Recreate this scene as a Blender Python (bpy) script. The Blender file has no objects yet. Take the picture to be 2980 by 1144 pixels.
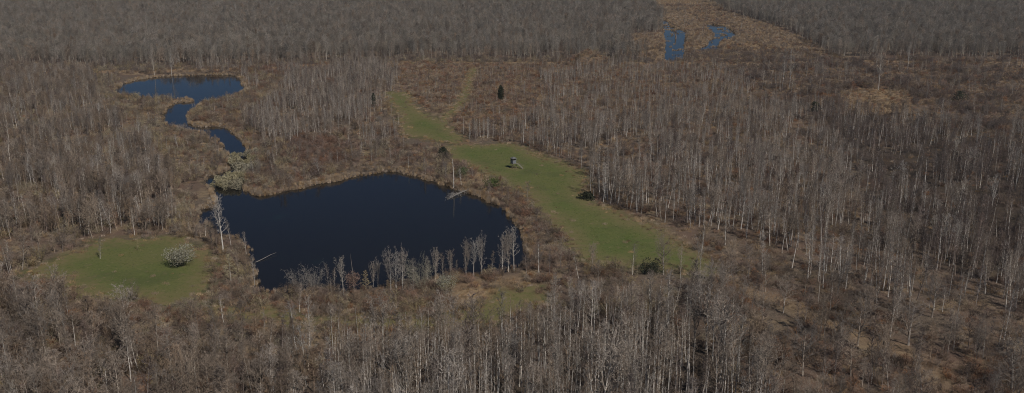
import bpy, math, random
import numpy as np
from mathutils import Vector, Matrix
from mathutils.geometry import delaunay_2d_cdt

# ------------------------------------------------------------------ camera, sky, sun, exposure
SC = bpy.context.scene
COL = SC.collection
PITCH = math.radians(16.5)
CAM_H = 77.0
F_PX = 2600.0                      # focal length in pixels of the 2980-wide photograph
cam_d = bpy.data.cameras.new('camera'); cam = bpy.data.objects.new('camera', cam_d); COL.objects.link(cam)
cam_d.sensor_width = 36.0; cam_d.lens = 36.0 * F_PX / 2980.0
cam_d.clip_start = 1.0; cam_d.clip_end = 20000.0
cam.location = (0, 0, CAM_H); cam.rotation_euler = (math.pi / 2 - PITCH, 0, 0)
SC.camera = cam

SUN_ELEV = math.radians(47)
SHADOW = Vector((-0.62, 0.785))     # direction in which shadows fall on the ground (x right, y away)
world = bpy.data.worlds.new('World'); SC.world = world; world.use_nodes = True
wn = world.node_tree.nodes; wl = world.node_tree.links
sky = wn.new('ShaderNodeTexSky'); sky.sky_type = 'NISHITA'; sky.sun_disc = False
sky.sun_elevation = SUN_ELEV
to_sun = Vector((-SHADOW.x, -SHADOW.y))
sky.sun_rotation = math.atan2(to_sun.x, to_sun.y)
sky.altitude = 900.0; sky.air_density = 1.0; sky.dust_density = 0.0; sky.ozone_density = 9.0
wl.new(sky.outputs[0], wn['Background'].inputs[0]); wn['Background'].inputs[1].default_value = 0.05
sun_d = bpy.data.lights.new('sun', 'SUN'); sun = bpy.data.objects.new('sun', sun_d); COL.objects.link(sun)
sun_d.energy = 5.0; sun_d.angle = math.radians(0.53); sun_d.color = (1.0, 0.942, 0.868)
sdir = Vector((SHADOW.x * math.cos(SUN_ELEV), SHADOW.y * math.cos(SUN_ELEV), -math.sin(SUN_ELEV)))
sun.rotation_euler = sdir.to_track_quat('-Z', 'Y').to_euler(); sun.location = (60, -40, 150)
SC.view_settings.view_transform = 'Standard'; SC.view_settings.look = 'None'
SC.view_settings.exposure = -0.74; SC.view_settings.gamma = 1.0; SC.view_settings.use_curve_mapping = False
SC.cycles.use_denoising = True; SC.cycles.denoiser = 'OPENIMAGEDENOISE'; SC.cycles.denoising_prefilter = 'NONE'; SC.cycles.filter_width = 1.0
SC.cycles.max_bounces = 5; SC.cycles.diffuse_bounces = 2; SC.cycles.glossy_bounces = 2
SC.cycles.use_light_tree = False

rng = np.random.default_rng(7); random.seed(7)
SP, CP = math.sin(PITCH), math.cos(PITCH)

# ------------------------------------------------------------------ layout helpers
def ground(px, py, z=0.0):
    """world point on the plane of height z whose place in the survey photograph is (px, py)"""
    dx = (px - 1490.0) / F_PX; dy = (572.0 - py) / F_PX
    d = (dx, CP + dy * SP, -SP + dy * CP)
    t = (z - CAM_H) / d[2]
    return (d[0] * t, d[1] * t)

def survey(x, y):
    """ground coordinates -> survey photograph coordinates (numpy)"""
    d = y * CP + CAM_H * SP
    u = y * SP - CAM_H * CP
    d = np.maximum(d, 1.0)
    return 1490.0 + F_PX * x / d, 572.0 - F_PX * u / d

def W(poly): return np.array([ground(*p) for p in poly])

def inside(poly, x, y):
    r = np.zeros(x.shape, bool); n = len(poly)
    x0, y0 = poly.min(0); x1, y1 = poly.max(0)
    m = (x >= x0) & (x <= x1) & (y >= y0) & (y <= y1)
    xx, yy = x[m], y[m]; q = np.zeros(xx.shape, bool)
    for i in range(n):
        ax, ay = poly[i]; bx, by = poly[(i + 1) % n]
        if ay == by: continue
        q ^= ((ay > yy) != (by > yy)) & (xx < (bx - ax) * (yy - ay) / (by - ay) + ax)
    r[m] = q
    return r

def signed(poly, x, y, reach=12.0):
    """distance to the outline, positive inside, clipped at -reach"""
    out = np.full(x.shape, -reach)
    x0, y0 = poly.min(0) - reach; x1, y1 = poly.max(0) + reach
    m = (x >= x0) & (x <= x1) & (y >= y0) & (y <= y1)
    if not m.any(): return out
    xx, yy = x[m], y[m]; best = np.full(xx.shape, 1e9); n = len(poly)
    for i in range(n):
        a = poly[i]; b = poly[(i + 1) % n]; ab = b - a
        t = np.clip(((xx - a[0]) * ab[0] + (yy - a[1]) * ab[1]) / max(ab @ ab, 1e-9), 0, 1)
        best = np.minimum(best, (xx - a[0] - t * ab[0]) ** 2 + (yy - a[1] - t * ab[1]) ** 2)
    d = np.sqrt(best); d = np.where(inside(poly, xx, yy), d, -d)
    out[m] = np.maximum(d, -reach)
    return out

def near_line(pts, x, y):
    best = np.full(x.shape, 1e9)
    for i in range(len(pts) - 1):
        a = pts[i]; b = pts[i + 1]; ab = b - a
        t = np.clip(((x - a[0]) * ab[0] + (y - a[1]) * ab[1]) / max(ab @ ab, 1e-9), 0, 1)
        best = np.minimum(best, (x - a[0] - t * ab[0]) ** 2 + (y - a[1] - t * ab[1]) ** 2)
    return np.sqrt(best)

_tab = np.random.default_rng(3).random((256, 256))
def noise(x, y, size, seed=0):
    """smooth value noise 0..1 with features of the given size in metres"""
    u = x / size + seed * 17.3; v = y / size + seed * 9.1
    i = np.floor(u).astype(int); j = np.floor(v).astype(int); fu = u - i; fv = v - j
    fu = fu * fu * (3 - 2 * fu); fv = fv * fv * (3 - 2 * fv)
    T = lambda a, b: _tab[a % 256, b % 256]
    return (T(i, j) * (1 - fu) + T(i + 1, j) * fu) * (1 - fv) + (T(i, j + 1) * (1 - fu) + T(i + 1, j + 1) * fu) * fv

def smooth_ring(poly, step, wob, seed, closed=True):
    """Catmull-Rom ring through the outline, resampled and roughened"""
    n = len(poly); out = []
    for i in range(n):
        p0, p1, p2, p3 = poly[i - 1], poly[i], poly[(i + 1) % n], poly[(i + 2) % n]
        k = max(1, int(np.linalg.norm(p2 - p1) / step))
        for s in range(k):
            t = s / k
            q = 0.5 * ((2 * p1) + (p2 - p0) * t + (2 * p0 - 5 * p1 + 4 * p2 - p3) * t * t + (3 * p1 - p0 - 3 * p2 + p3) * t ** 3)
            out.append(q)
    o = np.array(out)
    o[:, 0] += (noise(o[:, 0], o[:, 1], 3.0, seed) - .5) * wob + (noise(o[:, 0], o[:, 1], 1.1, seed + 5) - .5) * wob * .7
    o[:, 1] += (noise(o[:, 0], o[:, 1], 3.0, seed + 1) - .5) * wob * 1.6 + (noise(o[:, 0], o[:, 1], 1.1, seed + 6) - .5) * wob
    return o

# ------------------------------------------------------------------ outlines read off the photograph (photograph pixels)
POND = [(618,557),(627,598),(600,606),(587,611),(578,628),(594,648),(622,664),(660,680),(694,690),(712,704),(728,724),(736,756),(738,800),(742,838),
        (809,844),(870,842),(940,832),(1010,836),(1080,832),(1140,828),(1196,821),(1266,806),(1336,800),(1400,794),(1460,786),(1512,772),(1532,738),
        (1524,700),(1514,671),(1498,647),(1485,623),(1457,600),(1437,586),(1405,574),(1364,558),(1324,546),(1299,536),(1259,526),(1227,520),(1194,507),
        (1150,497),(1105,499),(1053,509),(999,520),(943,532),(890,542),(837,554),(793,564),(760,566),(728,558),(712,542),(712,513),(722,490),(730,462),
        (716,430),(712,420),(700,404),(692,400),(680,388),(663,376),(639,366),(607,366),(574,366),(554,356),(544,340),(554,324),(566,310),(585,300),
        (640,285),(690,270),(712,260),(704,240),(690,222),(660,217),(600,217),(530,219),(470,222),(420,227),(375,238),(345,250),(332,264),(345,274),(400,281),(460,285),
        (520,285),(566,288),(560,294),(515,297),(490,312),(474,330),(478,350),(500,366),(540,376),(585,384),(620,398),(640,414),(652,434),(660,452),(670,468),
        (666,492),(638,503),(598,512),(596,524),(604,543)]
MARSH_POOL = [[(1921,57),(1946,63),(1948,75),(1972,81),(1994,91),(1996,101),(1994,113),(1992,129),(1991,146),(1990,162),(1982,174),(1938,174),(1934,158),(1936,129),(1931,105),(1931,87),(1929,73)],
              [(2058,70),(2081,72),(2112,75),(2128,86),(2145,102),(2128,110),(2100,116),(2092,126),(2084,144),(2053,147),(2026,146),(2052,133),(2062,119),(2078,107),(2074,93),(2060,84)]]
MEADOW_R = [(1299,433),(1324,425),(1364,419),(1425,422),(1485,420),(1526,431),(1558,445),(1607,463),(1663,481),(1696,497),(1704,522),(1704,546),(1688,566),(1704,582),
            (1748,600),(1809,623),(1849,639),(1910,663),(1942,687),(1991,724),(2050,756),(2085,785),(2060,800),(1990,792),(1900,780),(1800,775),(1720,755),(1668,728),(1631,671),
            (1598,631),(1566,606),(1550,582),(1505,554),(1461,538),(1445,512),(1404,505),(1384,497),(1364,481),(1324,469),(1307,453)]
MEADOW_T = [(1121,271),(1150,267),(1190,275),(1194,295),(1214,316),(1251,340),(1279,348),(1307,364),(1328,388),(1340,404),(1330,416),(1280,414),(1240,405),(1200,398),(1174,388),(1166,356),(1154,324),(1133,291)]
MEADOW_L = [(162,756),(202,736),(259,716),(291,697),(344,691),(405,688),(465,687),(510,691),(558,708),(607,736),(631,760),(631,780),(607,815),(580,860),(566,885),(506,880),(425,872),(344,865),(283,860),(227,842),(162,812),(110,800),(112,775)]
MEADOW_S = [(1320,922),(1360,900),(1400,884),(1450,860),(1490,842),(1555,840),(1565,880),(1530,915),(1440,938),(1340,942),(1150,948),(960,944),(800,930),(670,905),(600,885),(660,890),(800,910),(960,922),(1150,928)]
PATH = [(1280,346),(1298,332),(1318,312),(1336,292),(1348,262),(1354,240),(1360,224),(1372,200),(1386,199),(1375,226),(1370,250),(1363,276),(1350,300),(1331,322),(1312,340),(1298,356)]
DIKE = [(300,213),(350,211),(700,206),(970,193),(1150,184),(1500,186),(1800,187),(2000,189),(2250,187),(2500,182),(3000,186),(3700,190)]

pond_w = smooth_ring(W(POND), 1.8, 1.9, 2)
pool_w = [smooth_ring(W(p), 3.0, 1.5, 4 + i) for i, p in enumerate(MARSH_POOL)]
mead_w = {k: smooth_ring(W(p), .9, .8 if k == 'P' else 3.0, 11 + i) for i, (k, p) in enumerate({'R': MEADOW_R, 'T': MEADOW_T, 'L': MEADOW_L, 'S': MEADOW_S, 'P': PATH}.items())}
dike_w = W(DIKE)
mound_c = np.array(ground(1712, 186))
WATER_Z = -0.40

def water_sd(x, y):
    s = signed(pond_w, x, y)
    for p in pool_w: s = np.maximum(s, signed(p, x, y))
    return s

def height(x, y, sd=None):
    x = np.asarray(x, float); y = np.asarray(y, float)
    if sd is None: sd = water_sd(x, y)
    b = (noise(x, y, 38, 1) - .5) * .34 + (noise(x, y, 9, 2) - .5) * .1
    dk = near_line(dike_w, x, y)
    b = b + 1.1 * np.clip(1 - (dk - 2.0) / 3.5, 0, 1)
    r = np.hypot(x - mound_c[0], (y - mound_c[1]) * .8)
    b = b + 7.5 * np.exp(-(r / 8.5) ** 2)
    bank = WATER_Z - sd * np.where(sd > 0, .45, .5)
    return np.where(sd > -4, np.maximum(np.minimum(b, bank), -2.2), b)

def hz(x, y): return float(height(np.array([x]), np.array([y]))[0])

# ------------------------------------------------------------------ materials
def new_mat(name):
    m = bpy.data.materials.new(name); m.use_nodes = True
    nt = m.node_tree; b = nt.nodes['Principled BSDF']
    return m, nt, b

def bark(name, col, vary=.35, rough=.85, warm=.12):
    """bark / twig / leaf colour varied from one individual to the next"""
    m, nt, b = new_mat(name)
    oi = nt.nodes.new('ShaderNodeObjectInfo')
    hs = nt.nodes.new('ShaderNodeHueSaturation'); hs.inputs['Color'].default_value = (*col, 1)
    mr = nt.nodes.new('ShaderNodeMapRange'); mr.inputs[3].default_value = 1 - vary; mr.inputs[4].default_value = 1 + vary
    nt.links.new(oi.outputs['Random'], mr.inputs[0]); nt.links.new(mr.outputs[0], hs.inputs['Value'])
    ml = nt.nodes.new('ShaderNodeMath'); ml.operation = 'MULTIPLY'; ml.inputs[1].default_value = 7.31
    fr = nt.nodes.new('ShaderNodeMath'); fr.operation = 'FRACT'
    m2 = nt.nodes.new('ShaderNodeMapRange'); m2.inputs[3].default_value = .7; m2.inputs[4].default_value = 1.35
    nt.links.new(oi.outputs['Random'], ml.inputs[0]); nt.links.new(ml.outputs[0], fr.inputs[0]); nt.links.new(fr.outputs[0], m2.inputs[0])
    nt.links.new(m2.outputs[0], hs.inputs['Saturation'])
    nz = nt.nodes.new('ShaderNodeTexNoise'); nz.inputs['Scale'].default_value = 2.3; nz.inputs['Detail'].default_value = 3
    tc = nt.nodes.new('ShaderNodeTexCoord'); nt.links.new(tc.outputs['Object'], nz.inputs['Vector'])
    mx = nt.nodes.new('ShaderNodeMix'); mx.data_type = 'RGBA'; mx.blend_type = 'MULTIPLY'
    rp = nt.nodes.new('ShaderNodeValToRGB'); rp.color_ramp.elements[0].position = .3; rp.color_ramp.elements[1].position = .7
    rp.color_ramp.elements[0].color = (.65, .63, .6, 1); rp.color_ramp.elements[1].color = (1.15, 1.12, 1.1, 1)
    nt.links.new(nz.outputs[0], rp.inputs[0]); mx.inputs[0].default_value = 1
    nt.links.new(hs.outputs[0], mx.inputs[6]); nt.links.new(rp.outputs[0], mx.inputs[7])
    nt.links.new(mx.outputs[2], b.inputs['Base Color'])
    b.inputs['Roughness'].default_value = rough; b.inputs['Specular IOR Level'].default_value = .15
    return m

M = dict(
    grey=bark('bark_grey', (.66, .63, .585)), grey_twig=bark('twig_grey', (.33, .295, .258)),
    mid=bark('bark_mid', (.42, .375, .33)), mid_twig=bark('twig_mid', (.292, .25, .21)),
    brown=bark('bark_brown', (.40, .325, .265)), brown_twig=bark('twig_brown', (.255, .206, .164)),
    wood=bark('bark_wood', (.44, .41, .355)), wood_twig=bark('twig_wood', (.27, .248, .215)),
    plum=bark('bark_plum', (.34, .29, .26)), plum_twig=bark('twig_plum', (.165, .134, .12)),
    pale=bark('bark_pale', (.52, .49, .45), .15), pale_twig=bark('twig_pale', (.37, .345, .31), .15),
    olive_twig=bark('twig_olive', (.34, .295, .20)),
    red=bark('brush_red', (.235, .155, .118)), rust=bark('leaf_rust', (.31, .20, .14)), umber=bark('brush_umber', (.21, .165, .13)),
    tanb=bark('brush_tan', (.34, .27, .19)), straw=bark('straw', (.40, .30, .205)), reed=bark('reed', (.43, .34, .245), .25),
    grassd=bark('grass_dry', (.32, .24, .16)), grassg=bark('grass_green', (.105, .136, .04), .3),
    willow=bark('willow_leaf', (.36, .335, .24), .2), blossom=bark('blossom', (.36, .36, .27), .1), leafg=bark('leaf_green', (.085, .12, .05), .2),
    cedar=bark('cedar', (.042, .050, .026), .15), holly=bark('holly', (.058, .066, .046), .15),
    deadw=bark('dead_wood', (.30, .285, .26), .1))

def attr_node(nt, name):
    a = nt.nodes.new('ShaderNodeAttribute'); a.attribute_name = name; return a
def mixc(nt, fac, a, b, blend='MIX'):
    n = nt.nodes.new('ShaderNodeMix'); n.data_type = 'RGBA'; n.blend_type = blend
    for s, v in ((0, fac), (6, a), (7, b)):
        if isinstance(v, (int, float)): n.inputs[s].default_value = v
        elif isinstance(v, tuple): n.inputs[s].default_value = (*v, 1)
        else: nt.links.new(v, n.inputs[s])
    return n.outputs[2]
def noise_ramp(nt, vec, scale, lo, hi, detail=5, rough=.6):
    n = nt.nodes.new('ShaderNodeTexNoise'); n.inputs['Scale'].default_value = scale; n.inputs['Detail'].default_value = detail; n.inputs['Roughness'].default_value = rough
    nt.links.new(vec, n.inputs['Vector'])
    r = nt.nodes.new('ShaderNodeMapRange'); r.inputs[1].default_value = lo; r.inputs[2].default_value = hi
    nt.links.new(n.outputs[0], r.inputs[0]); return r.outputs[0]

def ground_material():
    m, nt, b = new_mat('leaf_litter')
    v = nt.nodes.new('ShaderNodeTexCoord').outputs['Object']
    c = mixc(nt, noise_ramp(nt, v, .9, .35, .65), (.10, .078, .06), (.165, .128, .096))
    c = mixc(nt, noise_ramp(nt, v, .05, .42, .6), c, (.15, .10, .074))
    c = mixc(nt, noise_ramp(nt, v, .11, .54, .64), c, (.235, .175, .11))
    c = mixc(nt, noise_ramp(nt, v, .23, .55, .68), c, (.048, .036, .029))
    c = mixc(nt, noise_ramp(nt, v, 4.0, .56, .7), c, (.28, .22, .155))
    at = attr_node(nt, 'tan'); c = mixc(nt, at.outputs['Fac'], c, mixc(nt, noise_ramp(nt, v, .7, .35, .68), (.34, .25, .145), (.20, .13, .075)))
    at = attr_node(nt, 'mud_and_shade'); c = mixc(nt, at.outputs['Fac'], c, (.045, .036, .028))  # dark tone shared by bank mud and the shade painted under the woods
    at = attr_node(nt, 'moss'); c = mixc(nt, at.outputs['Fac'], c, mixc(nt, noise_ramp(nt, v, .8, .35, .7), (.075, .10, .03), (.16, .13, .06)))
    nt.links.new(c, b.inputs['Base Color']); b.inputs['Roughness'].default_value = .95; b.inputs['Specular IOR Level'].default_value = .1
    bp = nt.nodes.new('ShaderNodeBump'); bp.inputs['Strength'].default_value = .6; bp.inputs['Distance'].default_value = .3
    n = nt.nodes.new('ShaderNodeTexNoise'); n.inputs['Scale'].default_value = 1.6; n.inputs['Detail'].default_value = 6; nt.links.new(v, n.inputs['Vector'])
    nt.links.new(n.outputs[0], bp.inputs['Height']); nt.links.new(bp.outputs[0], b.inputs['Normal'])
    return m

def meadow_material():
    m, nt, b = new_mat('meadow_grass')
    v = nt.nodes.new('ShaderNodeTexCoord').outputs['Object']
    c = mixc(nt, noise_ramp(nt, v, .16, .35, .65), (.118, .140, .042), (.098, .130, .036))
    c = mixc(nt, noise_ramp(nt, v, .035, .40, .62), c, (.142, .142, .052))
    c = mixc(nt, noise_ramp(nt, v, .075, .52, .66), c, (.098, .112, .040))
    c = mixc(nt, noise_ramp(nt, v, 1.7, .5, .72), c, (.082, .098, .032))
    c = mixc(nt, noise_ramp(nt, v, .9, .60, .74), c, (.22, .19, .10))
    c = mixc(nt, noise_ramp(nt, v, .3, .60, .72), c, (.165, .14, .07))
    at = attr_node(nt, 'edge')
    w = nt.nodes.new('ShaderNodeMath'); w.operation = 'MULTIPLY'; nt.links.new(at.outputs['Fac'], w.inputs[0]); nt.links.new(noise_ramp(nt, v, .6, .25, .6), w.inputs[1])
    c = mixc(nt, w.outputs[0], c, (.19, .15, .075))
    nt.links.new(c, b.inputs['Base Color']); b.inputs['Roughness'].default_value = .9; b.inputs['Specular IOR Level'].default_value = .15
    bp = nt.nodes.new('ShaderNodeBump'); bp.inputs['Strength'].default_value = .45; bp.inputs['Distance'].default_value = .15
    n = nt.nodes.new('ShaderNodeTexNoise'); n.inputs['Scale'].default_value = 2.6; n.inputs['Detail'].default_value = 6; nt.links.new(v, n.inputs['Vector'])
    nt.links.new(n.outputs[0], bp.inputs['Height']); nt.links.new(bp.outputs[0], b.inputs['Normal'])
    return m

def water_material():
    m, nt, b = new_mat('pond_water')
    v = nt.nodes.new('ShaderNodeTexCoord').outputs['Object']
    weed = noise_ramp(nt, v, .055, .63, .74, 6, .65)
    c = mixc(nt, weed, (.011, .010, .008), (.014, .026, .020))
    nt.links.new(c, b.inputs['Base Color'])
    b.inputs['Roughness'].default_value = .03; b.inputs['IOR'].default_value = 1.333; b.inputs['Specular IOR Level'].default_value = .5
    bp = nt.nodes.new('ShaderNodeBump'); bp.inputs['Strength'].default_value = .13; bp.inputs['Distance'].default_value = .05
    mp = nt.nodes.new('ShaderNodeMapping'); mp.inputs['Scale'].default_value = (.7, 2.2, 1); nt.links.new(v, mp.inputs[0])
    n = nt.nodes.new('ShaderNodeTexNoise'); n.inputs['Scale'].default_value = 1.1; n.inputs['Detail'].default_value = 4; nt.links.new(mp.outputs[0], n.inputs['Vector'])
    nt.links.new(n.outputs[0], bp.inputs['Height']); nt.links.new(bp.outputs[0], b.inputs['Normal'])
    return m

def plain(name, col, rough=.7, scale=3.0, amt=.25, metal=0):
    m, nt, b = new_mat(name)
    v = nt.nodes.new('ShaderNodeTexCoord').outputs['Object']
    c = mixc(nt, noise_ramp(nt, v, scale, .3, .7), tuple(k * (1 - amt) for k in col), tuple(k * (1 + amt) for k in col))
    nt.links.new(c, b.inputs['Base Color']); b.inputs['Roughness'].default_value = rough; b.inputs['Metallic'].default_value = metal
    return m

M_ground, M_meadow, M_water = ground_material(), meadow_material(), water_material()

# ------------------------------------------------------------------ object helpers
def link(o, parent=None):
    COL.objects.link(o)
    if parent is not None: o.parent = parent
    return o
def mesh_from(name, verts, faces, mats=(), mi=None):
    me = bpy.data.meshes.new(name)
    v = np.asarray(verts, dtype=np.float32).reshape(-1, 3)
    if isinstance(faces, np.ndarray):
        n, k = faces.shape
        me.vertices.add(len(v)); me.vertices.foreach_set('co', v.ravel())
        me.loops.add(n * k); me.loops.foreach_set('vertex_index', faces.astype(np.int32).ravel())
        me.polygons.add(n); me.polygons.foreach_set('loop_start', np.arange(0, n * k, k, dtype=np.int32))
        me.update(calc_edges=True)
    else:
        me.from_pydata([tuple(p) for p in v], [], faces); me.update()
    for m in mats: me.materials.append(m)
    if mi is not None: me.polygons.foreach_set('material_index', np.asarray(mi, dtype=np.int32))
    return me
def set_attr(me, name, vals, typ='FLOAT', dom='POINT'):
    a = me.attributes.new(name, typ, dom)
    a.data.foreach_set('vector' if typ == 'FLOAT_VECTOR' else 'value', np.asarray(vals, dtype=np.int32 if typ == 'INT' else np.float32).ravel())
def tag(o, label=None, cat=None, group=None, kind=None):
    if label: o['label'] = label
    if cat: o['category'] = cat
    if group: o['group'] = group
    if kind: o['kind'] = kind
    return o
def empty(name, loc, rz=0, parent=None):
    o = bpy.data.objects.new(name, None); o.location = loc; o.rotation_euler.z = rz; o.empty_display_size = .3
    return link(o, parent)

# ------------------------------------------------------------------ ground, ponds, meadows
def axis(lo, hi, step, far, growth=1.35):
    a = list(np.arange(lo, hi, step)); s = step
    while a[-1] < far: s *= growth; a.append(a[-1] + s)
    return a
xs = axis(0, 430, 1.6, 7000); xs = np.array([-v for v in xs[:0:-1]] + xs)
ya = list(np.arange(70, 640, 1.6)) + list(np.arange(640, 1010, 2.2))
s = 2.2
while ya[-1] < 9000: s *= 1.35; ya.append(ya[-1] + s)
s = 1.6; yb = [70.0]
while yb[-1] > -3000: s *= 1.4; yb.append(yb[-1] - s)
ys = np.array(yb[:0:-1] + ya)
GX, GY = np.meshgrid(xs, ys); gx, gy = GX.ravel(), GY.ravel()
g_sd = water_sd(gx, gy); g_h = height(gx, gy, g_sd)
nx, ny = len(xs), len(ys)
ii = np.arange(nx * ny).reshape(ny, nx)
quads = np.stack([ii[:-1, :-1], ii[:-1, 1:], ii[1:, 1:], ii[1:, :-1]], -1).reshape(-1, 4)
px_g, py_g = survey(gx, gy)

TAN_AREAS = [[(1890,-60),(2040,-40),(2132,38),(2225,67),(2300,91),(2380,130),(2420,158),(2300,176),(2000,176),(1900,176),(1835,150),(1835,100),(1930,95),(1930,60),(1905,30)],
             [(1330,835),(1400,815),(1500,808),(1560,820),(1550,850),(1480,850),(1400,890),(1340,915),(1310,890)],
             [(2440,265),(2560,255),(2660,275),(2640,325),(2560,340),(2460,320)],
             [(1325,535),(1345,505),(1400,505),(1410,540),(1370,556)],
             [(1170,196),(1330,200),(1345,215),(1170,225)]]
TRACK = [(1780,610),(1860,640),(1960,700),(2060,770),(2150,830),(2330,900),(2470,965),(2620,1020),(2720,1080),(2780,1180)]
tan = np.zeros(len(gx))
for a in TAN_AREAS: tan = np.maximum(tan, np.clip((signed(W(a), gx, gy, 6) + 2) / 4, 0, 1))
track_w = W(TRACK)
tan = np.maximum(tan, .55 * np.clip(1.6 - near_line(track_w, gx, gy) / 3.0, 0, 1))
tan = np.maximum(tan, .8 * np.clip(1.4 - near_line(dike_w, gx, gy) / 3.5, 0, 1))
tan = np.maximum(tan, np.clip(1.6 - np.hypot(gx - mound_c[0], gy - mound_c[1]) / 8, 0, 1) * .7)
tan *= np.clip(.35 + 1.2 * noise(gx, gy, 5, 8), 0, 1)
mud_and_shade = np.clip((g_sd + .9) / .6, 0, 1)  # wet mud at the water's edge; painted shade is merged in below
moss = np.zeros(len(gx))
for w_ in mead_w.values(): moss = np.maximum(moss, np.clip((signed(w_, gx, gy, 5) + 3) / 3, 0, 1) * .75)
moss *= np.clip(noise(gx, gy, 2.5, 9) * 1.6, 0, 1)
painted_shade = np.zeros(len(gx))  # dark gaps and shade pools of the woods painted into the ground colour
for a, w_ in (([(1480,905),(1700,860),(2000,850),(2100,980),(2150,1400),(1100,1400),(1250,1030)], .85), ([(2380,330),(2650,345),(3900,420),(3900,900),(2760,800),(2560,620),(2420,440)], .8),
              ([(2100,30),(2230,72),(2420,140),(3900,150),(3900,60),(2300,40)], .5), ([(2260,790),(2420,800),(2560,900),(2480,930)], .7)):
    painted_shade = np.maximum(painted_shade, w_ * np.clip((signed(W(a), gx, gy, 8) + 4) / 8, 0, 1))
painted_shade *= np.clip(.3 + 1.3 * noise(gx, gy, 9, 12), 0, 1)
gme = mesh_from('ground', np.stack([gx, gy, g_h], 1), quads, [M_ground])
set_attr(gme, 'tan', tan); set_attr(gme, 'mud_and_shade', np.maximum(mud_and_shade, painted_shade)); set_attr(gme, 'moss', moss)
gme.polygons.foreach_set('use_smooth', np.ones(len(quads), bool))
tag(link(bpy.data.objects.new('ground', gme)), kind='structure')

def water_sheet(name, polys):
    sd = np.max([signed(p, gx, gy) for p in polys], 0).reshape(ny, nx)
    c = np.maximum(np.maximum(sd[:-1, :-1], sd[1:, 1:]), np.maximum(sd[1:, :-1], sd[:-1, 1:])).ravel() > -.9
    q = quads[c]; u, inv = np.unique(q, return_inverse=True)
    co = np.stack([gx[u], gy[u], np.full(len(u), WATER_Z)], 1)
    me = mesh_from(name, co, inv.reshape(-1, 4), [M_water])
    return tag(link(bpy.data.objects.new(name, me)), kind='structure')
water_sheet('pond', [pond_w]); water_sheet('marsh_water', pool_w)

def meadow(name, ring, step=1.6):
    x0, y0 = ring.min(0); x1, y1 = ring.max(0)
    X, Y = np.meshgrid(np.arange(x0, x1, step), np.arange(y0, y1, step)); X = X.ravel() + rng.uniform(-.3, .3, X.size) * step; Y = Y.ravel()
    k = signed(ring, X, Y, 3) > step * .5
    pts = np.concatenate([ring, np.stack([X[k], Y[k]], 1)])
    n = len(ring)
    v, e, f, *_ = delaunay_2d_cdt([Vector(p) for p in pts], [(i, (i + 1) % n) for i in range(n)], [], 0, 1e-4)
    v = np.array([tuple(p) for p in v])
    f = np.array([t for t in f if len(t) == 3])
    cen = v[f].mean(1); f = f[inside(ring, cen[:, 0], cen[:, 1])]
    # keep every triangle facing up
    a, b_, c_ = v[f[:, 0]], v[f[:, 1]], v[f[:, 2]]
    flip = ((b_[:, 0] - a[:, 0]) * (c_[:, 1] - a[:, 1]) - (b_[:, 1] - a[:, 1]) * (c_[:, 0] - a[:, 0])) < 0
    f[flip] = f[flip][:, ::-1]
    me = mesh_from(name, np.column_stack([v, height(v[:, 0], v[:, 1]) + .06]), f, [M_meadow])
    bl = np.array(ground(1497, 491)); worn = np.clip(1.5 - np.hypot(v[:, 0] - bl[0], v[:, 1] - bl[1]) / 2.4, 0, 1)
    set_attr(me, 'edge', np.maximum(worn, np.clip(1.1 - signed(ring, v[:, 0], v[:, 1], 7) / 6.0, 0, 1)))
    me.polygons.foreach_set('use_smooth', np.ones(len(f), bool))
    return tag(link(bpy.data.objects.new(name, me)), kind='structure')
for k in 'RTLS': meadow('meadow', mead_w[k])
meadow('grass_path', mead_w['P'])

# ------------------------------------------------------------------ plants as meshes
class Geo:
    def __init__(s): s.v = []; s.f = []
    def tube(s, pts, radii, sides=4):
        """tapered tube through pts, pointed end"""
        base = len(s.v); n = len(pts)
        for i, (p, r) in enumerate(zip(pts, radii)):
            d = (pts[min(i + 1, n - 1)] - pts[max(i - 1, 0)]).normalized()
            u = d.orthogonal().normalized(); w = d.cross(u)
            if i == n - 1 and r <= .004: s.v.append(p); break
            for k in range(sides):
                a = 2 * math.pi * k / sides
                s.v.append(p + (u * math.cos(a) + w * math.sin(a)) * r)
        for i in range(n - 1):
            last = (i == n - 2 and radii[-1] <= .004)
            for k in range(sides):
                a = base + i * sides + k; b = base + i * sides + (k + 1) % sides
                if last: s.f.append((a, b, base + (n - 1) * sides))
                else: s.f.append((a, b, b + sides, a + sides))
        if radii[-1] > .004: s.f.append(tuple(base + (n - 1) * sides + k for k in range(sides)))
    def twig(s, p, q, r):
        base = len(s.v); d = (q - p).normalized(); u = d.orthogonal().normalized() * r; w = d.cross(u)
        s.v += [p + u, p - u * .5 + w * .87, p - u * .5 - w * .87, q]
        s.f += [(base, base + 1, base + 3), (base + 1, base + 2, base + 3), (base + 2, base, base + 3)]
    def leaf(s, p, d, n, ln, wd):
        base = len(s.v); t = d.cross(n).normalized() * wd * .5
        s.v += [p, p + d * ln * .5 + t, p + d * ln, p + d * ln * .5 - t]; s.f.append((base, base + 1, base + 2, base + 3))
    def mesh(s, name, mat): 
        return mesh_from(name, [tuple(p) for p in s.v], s.f, [mat])

def rv(r): return Vector((r.gauss(0, 1), r.gauss(0, 1), r.gauss(0, 1))).normalized()

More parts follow.
